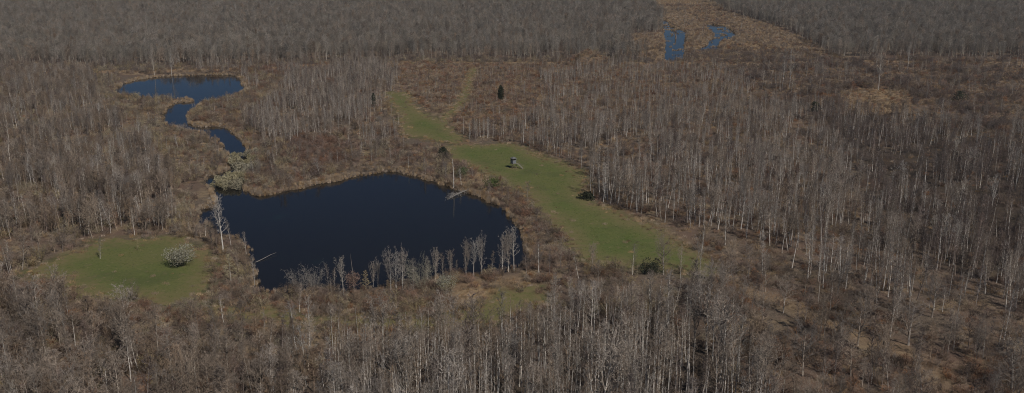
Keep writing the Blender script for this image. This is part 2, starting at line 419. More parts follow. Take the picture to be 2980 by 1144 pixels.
def limb(g, r, p, d, ln, rad, curl, sub, twigs, twig_r, twig_l, lift):
    pts = [p]; q = p.copy(); dd = d.copy(); k = 4
    for i in range(k):
        dd = (dd + Vector((0, 0, curl)) + rv(r) * .16).normalized(); q = q + dd * ln / k; pts.append(q)
    g.tube(pts, [rad * (1 - .22 * i) for i in range(k)] + [.003], 3)
    for j in range(sub):
        t = r.uniform(.22, 1.0) * k; i = min(int(t), k - 1); b = pts[i].lerp(pts[i + 1], t - i)
        sd = (pts[i + 1] - pts[i]).normalized()
        o = (sd * .75 + rv(r) * .8 + Vector((0, 0, lift))).normalized()
        sl = ln * r.uniform(.2, .42) * (1.15 - .5 * t / k)
        e = b + o * sl
        g.twig(b, e, max(rad * .45, twig_r))
        for w in range(twigs):
            tt = r.uniform(.15, 1); c = b.lerp(e, tt)
            g.twig(c, c + (o * .7 + rv(r) * .75 + Vector((0, 0, lift))).normalized() * twig_l * r.uniform(.5, 1.2), twig_r)

def tree(seed, h, rad, start, limbs, reach, rise, curl, sub, twigs, twig_l, twig_r=.024, shape='oval', lean=.03, fork=0, wob=.02):
    """a bare tree: trunk, limbs, side branches, twigs. Returns (trunk Geo, crown Geo)"""
    r = random.Random(seed); T = Geo(); C = Geo()
    pts = [Vector((0, 0, -.15))]; d = Vector((r.uniform(-lean, lean), r.uniform(-lean, lean), 1)).normalized(); n = 8
    for i in range(n):
        d = (d + Vector((r.gauss(0, wob), r.gauss(0, wob), .03))).normalized(); pts.append(pts[-1] + d * (h + .15) / n)
    T.tube(pts, [rad * (1.25 if i == 0 else 1) * (1 - .88 * (i / n) ** 1.1) for i in range(n)] + [.003], 5)
    heads = [(pts, rad)]
    for k in range(fork):
        i = r.randint(2, 4); a = r.uniform(0, 6.28); dd = Vector((math.cos(a) * .5, math.sin(a) * .5, 1)).normalized(); fp = [pts[i]]
        L = (h - pts[i].z) * r.uniform(.75, 1.0); m = 6
        for j in range(m): dd = (dd + Vector((r.gauss(0, .05), r.gauss(0, .05), .12))).normalized(); fp.append(fp[-1] + dd * L / m)
        C.tube(fp, [rad * .62 * (1 - .85 * j / m) for j in range(m)] + [.003], 4); heads.append((fp, rad * .62))
    for ax, hr in heads:
        cnt = limbs if ax is pts else max(4, limbs // (2 + fork))
        m = len(ax) - 1; az = r.uniform(0, 6.28)
        s0 = start if ax is pts else .3
        for k in range(cnt):
            t = s0 + (1 - s0) * (k + r.uniform(0, .9)) / cnt; t = min(t, .985)
            i = min(int(t * m), m - 1); p = ax[i].lerp(ax[i + 1], t * m - i)
            az += 2.4 + r.uniform(-.5, .5)
            rel = (t - s0) / (1 - s0)
            prof = {'oval': math.sin(math.pi * (.18 + .78 * rel)) ** .8, 'cone': 1.05 - .8 * rel, 'vase': .5 + .6 * math.sin(math.pi * (.15 + .7 * rel)), 'pole': .55 + .45 * math.sin(math.pi * rel)}[shape]
            ln = reach * prof * r.uniform(.7, 1.2)
            el = rise + .35 * rel + r.uniform(-.18, .18)
            dv = Vector((math.cos(az) * math.cos(el), math.sin(az) * math.cos(el), math.sin(el)))
            limb(C, r, p, dv, ln, max(.028, hr * .46 * (1 - .55 * rel)), curl, sub, twigs, twig_r, twig_l, .18)
    return T, C

def brush(seed, h, stems, spread, sub, twig_l, twig_r=.016):
    r = random.Random(seed); g = Geo()
    for k in range(stems):
        a = r.uniform(0, 6.28); o = Vector((math.cos(a), math.sin(a), 0)) * r.uniform(0, spread * .35) + Vector((0, 0, -.1))
        d = (Vector((math.cos(a) * r.uniform(.1, .7), math.sin(a) * r.uniform(.1, .7), 1))).normalized()
        limb(g, r, o, d, h * r.uniform(.6, 1.1), .028, .03, sub, 2, twig_r, twig_l, .1)
    return g

def tuft(seed, h, blades, spread, width, lean=.35):
    r = random.Random(seed); g = Geo()
    for k in range(blades):
        a = r.uniform(0, 6.28); o = Vector((math.cos(a), math.sin(a), 0)) * spread * math.sqrt(r.random()) + Vector((0, 0, -.08))
        b = r.uniform(0, 6.28); d = Vector((math.cos(b) * r.uniform(0, lean), math.sin(b) * r.uniform(0, lean), 1)).normalized()
        e = o + d * h * r.uniform(.55, 1.1)
        g.twig(o, e, width)
    return g

def leafy(seed, w, h, n, leaf_l, leaf_w, hollow=.35, flat=1.0, lumps=9, base=.12, up=.4):
    """leaves clustered on lumps spread through the crown volume"""
    r = random.Random(seed); g = Geo(); L = []
    for k in range(lumps):
        d = rv(r); q = r.uniform(hollow, .8)
        L.append((Vector((d.x * w * .5 * q, d.y * w * .5 * q, h * (base + (1 - base) * (.5 + .5 * d.z * q * flat)))), r.uniform(.2, .36) * min(w, h)))
    for i in range(n):
        c, rad = L[r.randrange(lumps)]; d = rv(r); p = c + d * rad * r.uniform(.6, 1.05)
        if p.z < .05: p.z = r.uniform(.05, .4)
        dr = (rv(r) + d * .8 + Vector((0, 0, up))).normalized(); nn = rv(r)
        if abs(dr.dot(nn)) > .95: continue
        g.leaf(p, dr, nn, leaf_l * r.uniform(.6, 1.3), leaf_w * r.uniform(.7, 1.3))
    return g

# tree kinds: (trunk mesh, crown mesh, height)
KIND = {}
def add_kind(key, n, bark_m, twig_m, **kw):
    KIND[key] = []
    for i in range(n):
        k = dict(kw); k['seed'] = hash((key, i)) % 1 or (sum(map(ord, key)) * 31 + i * 101)
        T, C = tree(**k)
        KIND[key].append((T.mesh('trunk', M[bark_m]), C.mesh('crown', M[twig_m]), kw['h'], T, C, bark_m, twig_m))
add_kind('pole', 5, 'grey', 'grey_twig', h=10, rad=.105, start=.34, limbs=26, reach=1.55, rise=.62, curl=.12, sub=5, twigs=2, twig_l=.55, shape='pole')
add_kind('poplar', 4, 'grey', 'mid_twig', h=11, rad=.135, start=.32, limbs=26, reach=2.2, rise=.6, curl=.12, sub=5, twigs=3, twig_l=.6, shape='oval', fork=1)
add_kind('maple', 4, 'mid', 'mid_twig', h=10, rad=.13, start=.28, limbs=26, reach=2.4, rise=.55, curl=.10, sub=6, twigs=3, twig_l=.6, shape='vase', fork=2)
add_kind('twiggy', 4, 'brown', 'brown_twig', h=9, rad=.11, start=.22, limbs=28, reach=2.1, rise=.6, curl=.08, sub=6, twigs=4, twig_l=.55, shape='oval', fork=1)
add_kind('plum', 3, 'plum', 'plum_twig', h=9, rad=.10, start=.25, limbs=26, reach=1.8, rise=.65, curl=.08, sub=5, twigs=3, twig_l=.55, shape='oval')
add_kind('oak', 4, 'mid', 'mid_twig', h=9.5, rad=.22, start=.18, limbs=20, reach=4.2, rise=.38, curl=.07, sub=10, twigs=4, twig_l=.8, twig_r=.02, shape='vase', fork=2, wob=.04)
add_kind('whip', 4, 'grey', 'mid_twig', h=5, rad=.052, start=.2, limbs=22, reach=.95, rise=.8, curl=.08, sub=3, twigs=2, twig_l=.4, shape='pole')
add_kind('forest', 5, 'wood', 'wood_twig', h=13, rad=.16, start=.22, limbs=28, reach=2.9, rise=.6, curl=.10, sub=6, twigs=3, twig_l=.9, twig_r=.028, shape='oval', fork=1)
add_kind('stalk', 4, 'grey', 'brown_twig', h=11, rad=.115, start=.42, limbs=14, reach=1.5, rise=.8, curl=.12, sub=4, twigs=2, twig_l=.5, shape='pole')
add_kind('fan', 4, 'grey', 'grey_twig', h=7, rad=.10, start=.15, limbs=18, reach=2.1, rise=.95, curl=.10, sub=5, twigs=3, twig_l=.5, shape='vase', fork=4)
add_kind('ghost', 3, 'pale', 'pale_twig', h=12, rad=.17, start=.35, limbs=22, reach=2.4, rise=.7, curl=.12, sub=6, twigs=3, twig_l=.6, shape='vase', fork=1)

LIB = {}
def library(name, items):
    """meshes offered to a scattered mass; items = list of meshes"""
    c = bpy.data.collections.new(name)
    for i, me in enumerate(items):
        c.objects.link(bpy.data.objects.new('%s_%02d' % (name, i), me))
    LIB[name] = c
def whole(T, C, bm_, tm_, name):
    n = len(T.v)
    v = [tuple(p) for p in T.v + C.v]; f = list(T.f) + [tuple(i + n for i in q) for q in C.f]
    return mesh_from(name, v, f, [M[bm_], M[tm_]], [0] * len(T.f) + [1] * len(C.f))
TREE_INDEX = {}; items = []
for k, L in KIND.items():
    TREE_INDEX[k] = list(range(len(items), len(items) + len(L)))
    items += [whole(t[3], t[4], t[5], t[6], 'bare_tree') for t in L]
library('woodland_tree', items)
BR_INDEX = {}; bitems = []
for key, mat, h, st in (('red', 'red', 1.7, 13), ('umber', 'umber', 2.2, 12), ('tanb', 'tanb', 1.8, 12), ('olive', 'olive_twig', 2.6, 11), ('grey', 'grey_twig', 2.8, 10), ('plum', 'plum_twig', 2.4, 12), ('rust', 'rust', 1.2, 14)):
    BR_INDEX[key] = list(range(len(bitems), len(bitems) + 3))
    for i in range(3): bitems.append(brush(sum(map(ord, key)) + i * 13, h, st, 1.6, 7, .55, .02).mesh('brush', M[mat]))
library('brush_clump', bitems)
library('grass_clump', [tuft(900 + i, .75, 46, .55, .022, .6).mesh('grass', M[m]) for i, m in enumerate(('straw', 'grassd', 'straw', 'grassd', 'tanb', 'rust'))])
library('reed_clump', [tuft(950 + i, 1.7, 60, .55, .026, .16).mesh('reed', M[m]) for i, m in enumerate(('reed', 'straw', 'reed', 'grassd'))])
library('green_clump', [tuft(980 + i, .22, 30, .35, .016, .7).mesh('grass', M['grassg' if i < 3 else 'grassd']) for i in range(4)])

def scatter(name, lib, x, y, z, pick, scl, label, cat, tilt=.065):
    n = len(x); me = bpy.data.meshes.new(name)
    me.vertices.add(n); me.vertices.foreach_set('co', np.stack([x, y, z], 1).astype(np.float32).ravel())
    rot = np.stack([rng.normal(0, tilt, n), rng.normal(0, tilt, n), rng.uniform(0, 6.283, n)], 1)
    set_attr(me, 'pick', pick, 'INT'); set_attr(me, 'rot', rot, 'FLOAT_VECTOR'); set_attr(me, 'scl', scl, 'FLOAT_VECTOR')
    o = link(bpy.data.objects.new(name, me))
    ng = bpy.data.node_groups.new('scatter_' + name, 'GeometryNodeTree')
    ng.interface.new_socket('Geometry', in_out='INPUT', socket_type='NodeSocketGeometry')
    ng.interface.new_socket('Geometry', in_out='OUTPUT', socket_type='NodeSocketGeometry')
    N, K = ng.nodes, ng.links
    gi, go = N.new('NodeGroupInput'), N.new('NodeGroupOutput')
    ci = N.new('GeometryNodeCollectionInfo'); ci.inputs[0].default_value = LIB[lib]; ci.inputs[1].default_value = True; ci.inputs[2].default_value = True
    ip = N.new('GeometryNodeInstanceOnPoints'); ip.inputs['Pick Instance'].default_value = True
    def na(nm, t):
        a = N.new('GeometryNodeInputNamedAttribute'); a.data_type = t; a.inputs[0].default_value = nm
        return next(s_ for s_ in a.outputs if s_.enabled and s_.name == 'Attribute')
    m2p = N.new('GeometryNodeMeshToPoints')
    K.new(gi.outputs[0], m2p.inputs[0]); K.new(m2p.outputs[0], ip.inputs['Points']); K.new(ci.outputs[0], ip.inputs['Instance'])
    K.new(na('pick', 'INT'), ip.inputs['Instance Index']); K.new(na('rot', 'FLOAT_VECTOR'), ip.inputs['Rotation']); K.new(na('scl', 'FLOAT_VECTOR'), ip.inputs['Scale'])
    K.new(ip.outputs[0], go.inputs[0])
    o.modifiers.new('scatter', 'NODES').node_group = ng
    return tag(o, label, cat, kind='stuff')

# ------------------------------------------------------------------ planting plan: zones (photograph pixels), later ones win
# td trees per m2, h height range, mix tree kinds, bd brush per m2, bmix brush kinds, gd dry grass per m2
ZONES = [
 ('far',    [(-900,-400),(3900,-400),(3900,170),(2500,165),(2250,172),(1980,180),(1150,178),(970,186),(700,198),(350,202),(-900,212)],
            dict(td=.085, h=(7,11.5), mix=dict(forest=7, maple=1.5, twiggy=1, ghost=.3), bd=.02, bmix=dict(plum=1, umber=1), gd=.01)),
 ('fringe', [(-900,196),(350,190),(700,187),(970,176),(1150,168),(1500,170),(1900,170),(1900,186),(1150,186),(970,195),(700,208),(350,215),(-900,224)],
            dict(td=.06, h=(3,8), mix=dict(plum=2, maple=2, twiggy=2, pole=1), bd=.2, bmix=dict(umber=2, plum=2, tanb=1, olive=1), gd=.1)),
 ('left',   [(-900,204),(350,218),(330,262),(400,285),(470,300),(470,350),(560,385),(620,440),(600,520),(620,560),(580,620),(590,660),(480,686),(300,690),(160,750),(60,800),(-900,860)],
            dict(td=.125, h=(5,9.2), mix=dict(twiggy=4, maple=2, plum=1.5, pole=3, ghost=.3), bd=.12, bmix=dict(umber=2, olive=2, red=1, tanb=1.5), gd=.05)),
 ('leftlow',[(260,214),(350,218),(332,268),(400,286),(520,292),(480,310),(470,350),(560,385),(640,420),(690,470),(690,500),(600,520),(630,560),(590,640),(600,690),(500,690),(520,560),(480,470),(410,390),(350,340),(290,300)],
            dict(td=.06, h=(2.8,4.8), mix=dict(twiggy=5, plum=1.5, whip=2), bd=.24, bmix=dict(umber=2, olive=2.5, red=1, tanb=2), gd=.14)),
 ('thicket',[(560,200),(1170,186),(1140,262),(1180,390),(1130,420),(1000,400),(860,420),(780,420),(690,380),(640,360),(600,350),(600,320),(760,262)],
            dict(td=.15, h=(4.6,7.2), mix=dict(pole=5, plum=2, maple=1, whip=2), bd=.12, bmix=dict(umber=2, grey=1, tanb=1, red=1), gd=.06)),
 ('thicketlow',[(545,302),(720,268),(760,262),(700,205),(820,200),(830,250),(770,320),(700,350),(760,400),(740,440),(700,400),(660,370),(540,350)],
            dict(td=.02, h=(3,5), mix=dict(plum=2, whip=2, twiggy=1), bd=.26, bmix=dict(red=2, umber=2, tanb=1, olive=1), gd=.16)),
 ('redstrip',[(770,196),(960,190),(960,206),(770,214)], dict(td=.006, h=(4,6), mix=dict(whip=1), bd=.3, bmix=dict(red=3, rust=1), gd=.05)),
 ('shoreN', [(690,400),(860,420),(1000,400),(1130,415),(1300,425),(1330,470),(1400,505),(1400,560),(1320,545),(1150,495),(1000,515),(760,566),(712,540),(740,450)],
            dict(td=.03, h=(3.5,7), mix=dict(pole=2, plum=2, maple=1, whip=2, ghost=.5), bd=.22, bmix=dict(red=2, umber=2, olive=1.5, tanb=1, plum=1), gd=.16)),
 ('redden', [(850,400),(940,395),(1010,420),(1010,470),(930,490),(860,480)], dict(td=.006, h=(4,6), mix=dict(maple=1), bd=.38, bmix=dict(red=5, umber=1), gd=.02)),
 ('right',  [(1330,330),(1500,190),(3900,190),(3900,1500),(1560,1500),(1560,900),(1700,770),(2100,800),(1900,660),(1700,580),(1700,500),(1560,440),(1340,400)],
            dict(td=.10, h=(7.5,10.8), mix=dict(pole=6, stalk=2, poplar=2, plum=1.5, maple=.7), bd=.11, bmix=dict(umber=2, plum=2, red=1, tanb=2, rust=1.5), gd=.16)),
 ('upper',  [(1480,188),(2060,188),(2250,270),(2150,330),(1900,350),(1650,360),(1500,330)],
            dict(td=.10, h=(4,6.5), mix=dict(whip=3, pole=4, plum=1), bd=.16, bmix=dict(red=2, rust=2, umber=1, tanb=3), gd=.4)),
 ('young',  [(1160,188),(1520,188),(1600,260),(1560,330),(1480,375),(1340,385),(1325,365),(1290,345),(1210,300),(1190,270),(1160,262)],
            dict(td=.04, h=(2.4,4.4), mix=dict(whip=5, plum=1), bd=.24, bmix=dict(red=2, rust=3.5, tanb=3, plum=.4), gd=.5)),
 ('savanna',[(2060,176),(3900,166),(3900,420),(2800,400),(2640,350),(2380,330),(2230,280)],
            dict(td=.016, h=(4,8), mix=dict(plum=3, maple=2, pole=2, whip=2), bd=.15, bmix=dict(red=1, umber=2, tanb=1.5, plum=4, rust=2), gd=.45)),
 ('rightdark',[(2330,300),(2600,345),(2800,400),(3900,420),(3900,900),(2700,800),(2500,560),(2400,420)],
            dict(td=.09, h=(7,11), mix=dict(plum=5, stalk=4, ghost=.35, poplar=1), bd=.10, bmix=dict(umber=2, plum=3, rust=.5), gd=.04)),
 ('tanpatch',[(2440,265),(2560,255),(2660,275),(2640,325),(2560,340),(2460,320)], dict(td=.004, h=(4,6), mix=dict(whip=1), bd=.06, bmix=dict(tanb=1, rust=1), gd=.5)),
 ('marsh',  [(1890,-14),(2030,-8),(2132,38),(2225,67),(2300,91),(2400,150),(2420,176),(1900,178),(1835,150),(1835,100),(1930,95),(1930,60),(1905,30)],
            dict(td=.002, h=(4,7), mix=dict(whip=1), bd=.07, bmix=dict(red=1, tanb=2, plum=1, rust=1), gd=.42)),
 ('marshgap',[(1880,142),(2000,140),(2010,184),(1900,184)], dict(td=0, h=(3,4), mix=dict(whip=1), bd=.06, bmix=dict(umber=1), gd=.2)),
 ('marshS', [(2000,144),(2060,144),(2400,155),(2500,178),(2000,184)], dict(td=.012, h=(3,5), mix=dict(plum=1, whip=2), bd=.22, bmix=dict(umber=2, red=1, tanb=2, plum=1), gd=.2)),
 ('eastbank',[(1400,560),(1450,515),(1470,540),(1550,590),(1630,670),(1690,740),(1640,790),(1560,800),(1530,740),(1510,660),(1460,600)],
            dict(td=.016, h=(3.5,6), mix=dict(plum=2, maple=1), bd=.3, bmix=dict(red=3, umber=2, tanb=2, rust=1), gd=.14)),
 ('nearshore',[(640,700),(700,695),(740,845),(1000,840),(1200,826),(1530,775),(1640,780),(1720,780),(2060,805),(2060,900),(1960,930),(1700,960),(1600,990),(1480,1010),(1340,1020),(1000,1000),(700,970),(560,960),(300,930),(120,880),(120,830),(590,890),(620,800),(640,760),(600,720)],
            dict(td=.016, h=(3.5,6), mix=dict(plum=2, maple=2, whip=2), bd=.24, bmix=dict(red=2.5, rust=1, umber=3, tanb=1.5, olive=1), gd=.12)),
 ('meadowfoot',[(1690,770),(1800,785),(2000,800),(1960,850),(1760,880),(1640,860)], dict(td=.045, h=(4.5,7.5), mix=dict(pole=2, maple=2, poplar=2, plum=1, fan=1), bd=.2, bmix=dict(umber=2, olive=2, red=1), gd=.08)),
 ('understand',[(1640,870),(1760,880),(1960,850),(2060,900),(1990,925),(1760,945),(1600,985),(1480,1005),(1500,960)], dict(td=.11, h=(4.5,7.5), mix=dict(pole=2, maple=3, plum=2, fan=1.5, poplar=1), bd=.2, bmix=dict(umber=3, olive=2, red=1), gd=.05)),
 ('drygrass',[(1330,835),(1400,815),(1500,808),(1560,820),(1550,850),(1480,850),(1400,890),(1340,915),(1310,890)], dict(td=0, h=(4,6), mix=dict(whip=1), bd=.03, bmix=dict(rust=1, tanb=1), gd=.8)),
 ('bottomL',[(-900,890),(60,850),(120,890),(300,945),(560,975),(700,985),(900,1010),(980,1050),(900,1500),(-900,1500)],
            dict(td=.10, h=(6,10), mix=dict(twiggy=5, maple=3, poplar=1.5, plum=1, ghost=.35), bd=.2, bmix=dict(umber=3, red=2, olive=1.5, rust=1), gd=.04)),
 ('bottomM',[(700,1000),(1000,1025),(1320,1045),(1480,1045),(1560,1010),(1640,955),(1760,930),(1900,915),(1990,915),(2080,970),(2180,1100),(2300,1500),(900,1500),(980,1050)],
            dict(td=.19, h=(8,12.5), mix=dict(pole=3, stalk=3, poplar=4, maple=1, plum=.8, fan=.8, ghost=.2), bd=.08, bmix=dict(umber=3, olive=1, red=1), gd=.03)),
 ('stalks', [(1470,1060),(1560,1020),(1640,975),(1760,960),(1960,970),(2060,1030),(2120,1140),(2160,1400),(1100,1400),(1200,1080)],
            dict(td=.24, h=(8.5,12.5), mix=dict(stalk=7, pole=2, poplar=1.5, fan=.6, plum=1), bd=.03, bmix=dict(umber=3), gd=.01)),
 ('openwood',[(1990,850),(2060,800),(2150,790),(2400,860),(2700,950),(3000,1060),(3000,1500),(2300,1500),(2180,1100),(2080,960)],
            dict(td=.075, h=(5.5,9.5), mix=dict(maple=3, plum=2, twiggy=2, poplar=1, oak=.8), bd=.24, bmix=dict(umber=3, red=2, rust=3, tanb=1), gd=.14)),
]
OPEN = []                                      # clear ground round the big things
def keep_clear(px, py, r): OPEN.append((*ground(px, py), r))
keep_clear(1494, 492, 9)
for p_, r_ in (((622,566),5),((606,535),6),((600,560),5),((640,512),4),((672,488),4),((684,462),4),((600,590),4)): keep_clear(*p_, r_)
for p_ in ((2219,938),(2279,910),(2227,848),(2496,1005),(2643,1005),(2336,1094),(2712,924),(2130,955)): keep_clear(*p_, 4.0); keep_clear(p_[0], p_[1] + 22, 3.5)
for p_ in ((1893,815),(1900,840),(1960,820),(2020,820)): keep_clear(*p_, 4.5)
for p_, r_ in (((525,770),5),((290,752),3),((402,728),3),((672,815),3),((390,868),3),((648,728),2.5),((1300,850),3),((1457,291),4),((1700,575),3),((1890,790),3)): keep_clear(*p_, r_)

def field(cell, x0, x1, y0, y1):
    X, Y = np.meshgrid(np.arange(x0, x1, cell), np.arange(y0, y1, cell))
    X = X.ravel() + rng.uniform(0, cell, X.size); Y = Y.ravel() + rng.uniform(0, cell, Y.size)
    a, b = survey(X, Y); k = (a > -420) & (a < 3400) & (b < 1330)
    return X[k], Y[k], a[k], b[k]

def zone_of(a, b):
    z = np.full(a.shape, -1)
    for i, (n, poly, _) in enumerate(ZONES): z[inside(np.array(poly, float), a, b)] = i
    return z
def meadow_sd(x, y): return np.max([signed(w_, x, y, 8) for w_ in mead_w.values()], 0)
def clear(x, y):
    k = np.ones(x.shape, bool)
    for cx, cy, r in OPEN: k &= (x - cx) ** 2 + (y - cy) ** 2 > r * r
    return k
def choose(z, key, index):
    out = np.zeros(z.shape, int)
    for i, (_, _, d) in enumerate(ZONES):
        m = z == i
        if not m.any(): continue
        ks = list(d[key]); p = np.array([d[key][q] for q in ks], float); p /= p.sum()
        opts = [index[q] for q in ks]; c = rng.choice(len(ks), m.sum(), p=p)
        out[m] = [opts[q][rng.integers(len(opts[q]))] for q in c]
    return out

# --- trees
tx, ty, ta, tb = field(1.75, -1000, 1000, 118, 1420)
cell_area = 1.75 ** 2
# clumped thinning
tz = zone_of(ta + (noise(tx, ty, 7, 21) - .5) * 30, tb + (noise(tx, ty, 9, 22) - .5) * np.clip(tb * .06, 6, 40))
dens = np.array([d['td'] for _, _, d in ZONES] + [0.0])[tz]
clump = np.clip(.1 + 2.6 * (noise(tx, ty, 14, 23) - .22), .12, 1.7) * (.45 + 1.1 * noise(tx, ty, 4.5, 24))
clump = np.where(np.isin(tz, [i for i, q in enumerate(ZONES) if q[0] in ('bottomM', 'bottomL', 'openwood', 'stalks')]), .55 + .45 * clump, clump)
clump = np.where(tz == 0, .55 + .9 * noise(tx, ty, 30, 23), clump)
k = rng.random(len(tx)) < dens * cell_area * clump
k &= ~((tz == 0) & (near_line(dike_w, tx, ty) < 8 + 22 * noise(tx, ty, 26, 27) ** 2))
tx, ty, ta, tb, tz = tx[k], ty[k], ta[k], tb[k], tz[k]
sdw = water_sd(tx, ty); sdm = meadow_sd(tx, ty)
k = (sdw < -1.3) & (sdm < -.8 - .6 * rng.random(len(tx))) & clear(tx, ty) & (near_line(track_w, tx, ty) > 2.4) & (near_line(dike_w, tx, ty) > 4) & (np.hypot(tx - mound_c[0], ty - mound_c[1]) > 11)
tx, ty, ta, tb, tz = tx[k], ty[k], ta[k], tb[k], tz[k]
pick = choose(tz, 'mix', TREE_INDEX)
hr = np.array([d['h'] for _, _, d in ZONES]); th = hr[tz, 0] + (hr[tz, 1] - hr[tz, 0]) * (.6 * rng.random(len(tx)) + .4 * noise(tx, ty, 16, 25))
_rd = np.isin(tz, [i for i, q in enumerate(ZONES) if q[0] in ('right', 'rightdark')])
th = np.where(_rd, th * np.clip(.5 + .5 * (tb - 230) / 330, .5, 1.0), th)
_u = rng.random(len(tx)); th = th * np.where(_u < .16, rng.uniform(.5, .8, len(tx)), np.where(_u > .95, 1.2, 1.0))
own_h = np.array([t[2] for L in KIND.values() for t in L]); ts = th / own_h[pick]
tzv = height(tx, ty) - .05
print('trees', len(tx))
# the 300 that show largest stay individuals
shown = (ta > 10) & (ta < 2970) & (tb < 1144 + 60) & (tb > 300)
size = np.where(shown, th * (tb + 200), 0)
near = np.argsort(-size)[:300]; rest = np.ones(len(tx), bool); rest[near] = False
flat_kind = [(k_, i) for k_, L in KIND.items() for i in range(len(L))]
def plant(kind, i, x, y, h, label, cat='tree', group=None, rz=None, name='bare_tree', wide=1.0, mats=None):
    T, C, own = KIND[kind][i][:3]
    e = empty(name, (x, y, hz(x, y) - .05), random.uniform(0, 6.28) if rz is None else rz)
    s_ = h / own; e.scale = (s_ * wide, s_ * wide, s_)
    for nm, me in (('trunk', T), ('crown', C)):
        o = link(bpy.data.objects.new(nm, me), e)
        if mats:
            o.material_slots[0].link = 'OBJECT'; o.material_slots[0].material = M[mats[0 if nm == 'trunk' else 1]]
    return tag(e, label, cat, group)
CELLS = [(190,'in the bottom left corner'),(420,'below the left meadow'),(640,'at the bottom, below the sparse conifer'),(880,'below the left end of the pond'),(1120,'below the middle of the pond'),
         (1330,'below the cream-flowering shrub'),(1560,'below the dry grass patch'),(1760,'in the dense stand below the pond'"'"'s right end'),(1980,'in the dense stand below the dark evergreen'),(2180,'beside the leaf-strewn track at the bottom'),
         (2480,'among the spreading trees at bottom right'),(2760,'right of the leaf-strewn track at the bottom'),(9999,'in the bottom right corner')]
def where_words(a, b):
    if b < 960 and a > 2150: return 'in the right wood above the track'
    return next(w for lim, w in CELLS if a < lim)
LOOK = dict(pole='slender straight grey bare tree', poplar='tall forked grey bare tree', maple='many-limbed vase-shaped bare tree',
            twiggy='brown dense-twigged bare tree', plum='dusky narrow bare tree', oak='wide spreading bare tree',
            whip='thin bare sapling', stalk='straight thin-crowned grey tree', fan='fan-crowned pale grey tree', forest='tall bare forest tree', ghost='pale whitish bare tree')
for j in near:
    kd, vi = flat_kind[pick[j]]; wd = where_words(ta[j], tb[j])
    plant(kd, vi, tx[j], ty[j], th[j], LOOK[kd] + ' ' + wd, 'tree', 'bare trees ' + wd)
scl = np.stack([ts * rng.uniform(.7, 1.3, len(tx))] * 2 + [ts], 1)
far = rest & (tz == 0); mid = rest & (tz != 0)
scatter('woodland', 'woodland_tree', tx[mid], ty[mid], tzv[mid], pick[mid], scl[mid], 'mass of bare grey-brown trees filling the land around ponds and meadows', 'woodland')
scatter('distant_forest', 'woodland_tree', tx[far], ty[far], tzv[far], pick[far], scl[far], 'grey leafless forest stretching away beyond the dike', 'forest')

# --- brush and dry grass
bx, by, ba, bb = field(1.45, -560, 560, 118, 1000)
bz = zone_of(ba + (noise(bx, by, 5, 31) - .5) * 20, bb + (noise(bx, by, 5, 32) - .5) * 12)
dens = np.array([d['bd'] for _, _, d in ZONES] + [0.0])[bz] * (.1 + 1.8 * noise(bx, by, 8, 33))
k = rng.random(len(bx)) < dens * 1.45 ** 2
bx, by, bz = bx[k], by[k], bz[k]
k = (water_sd(bx, by) < -.9) & (meadow_sd(bx, by) < rng.normal(-.6, .7, len(bx))) & clear(bx, by) & (near_line(track_w, bx, by) > 1.6) & (signed(mead_w['P'], bx, by, 6) < -1.2) & (signed(mead_w['P'], bx, by + 3.5, 6) < -.5)
bx, by, bz = bx[k], by[k], bz[k]
bp = choose(bz, 'bmix', BR_INDEX); bs = rng.uniform(.55, 1.25, len(bx)) * (.7 + .6 * noise(bx, by, 10, 35))
_sv = bz == next(i for i, q in enumerate(ZONES) if q[0] == 'savanna')
bs = np.where(_sv, bs * (.6 + 1.5 * noise(bx, by, 12, 36) ** 2), bs)
print('brush', len(bx))
scatter('brush_thicket', 'brush_clump', bx, by, height(bx, by), bp, np.stack([bs * 1.1, bs * 1.1, bs], 1), 'low red-brown brush between the trees and along the banks', 'brush')

qx, qy, qa, qb = field(1.0, -520, 520, 118, 1080)
qz = zone_of(qa + (noise(qx, qy, 5, 41) - .5) * 16, qb + (noise(qx, qy, 5, 42) - .5) * 8)
dens = np.array([d['gd'] for _, _, d in ZONES] + [0.0])[qz] * (.2 + 1.6 * noise(qx, qy, 6, 43))
sdm = meadow_sd(qx, qy)
dens = np.maximum(dens, np.where((sdm < .3) & (sdm > -3.2), .55 * noise(qx, qy, 4, 44) ** 1.2 * 1.3, 0))
dens = np.maximum(dens, np.where(near_line(dike_w, qx, qy) < 5.5, .35, 0))
dens = np.maximum(dens, np.where(near_line(track_w, qx, qy) < 4, .35, 0))
dens = np.where(sdm > .3, np.where(sdm < 3.5, .16 * noise(qx, qy, 3, 45) ** 2 * (3.5 - sdm), .012), dens)
k = rng.random(len(qx)) < dens
qx, qy, qz = qx[k], qy[k], qz[k]
k = (water_sd(qx, qy) < -.4) & clear(qx, qy); qx, qy, qz = qx[k], qy[k], qz[k]
qp = rng.choice(6, len(qx), p=[.25, .25, .15, .2, .1, .05]); qs = rng.uniform(.6, 1.3, len(qx))
print('grass', len(qx))
scatter('dry_grass', 'grass_clump', qx, qy, height(qx, qy), qp, np.stack([qs * 1.2, qs * 1.2, qs], 1), 'straw-coloured dry grass round the meadows, dike and marsh', 'grass', .12)

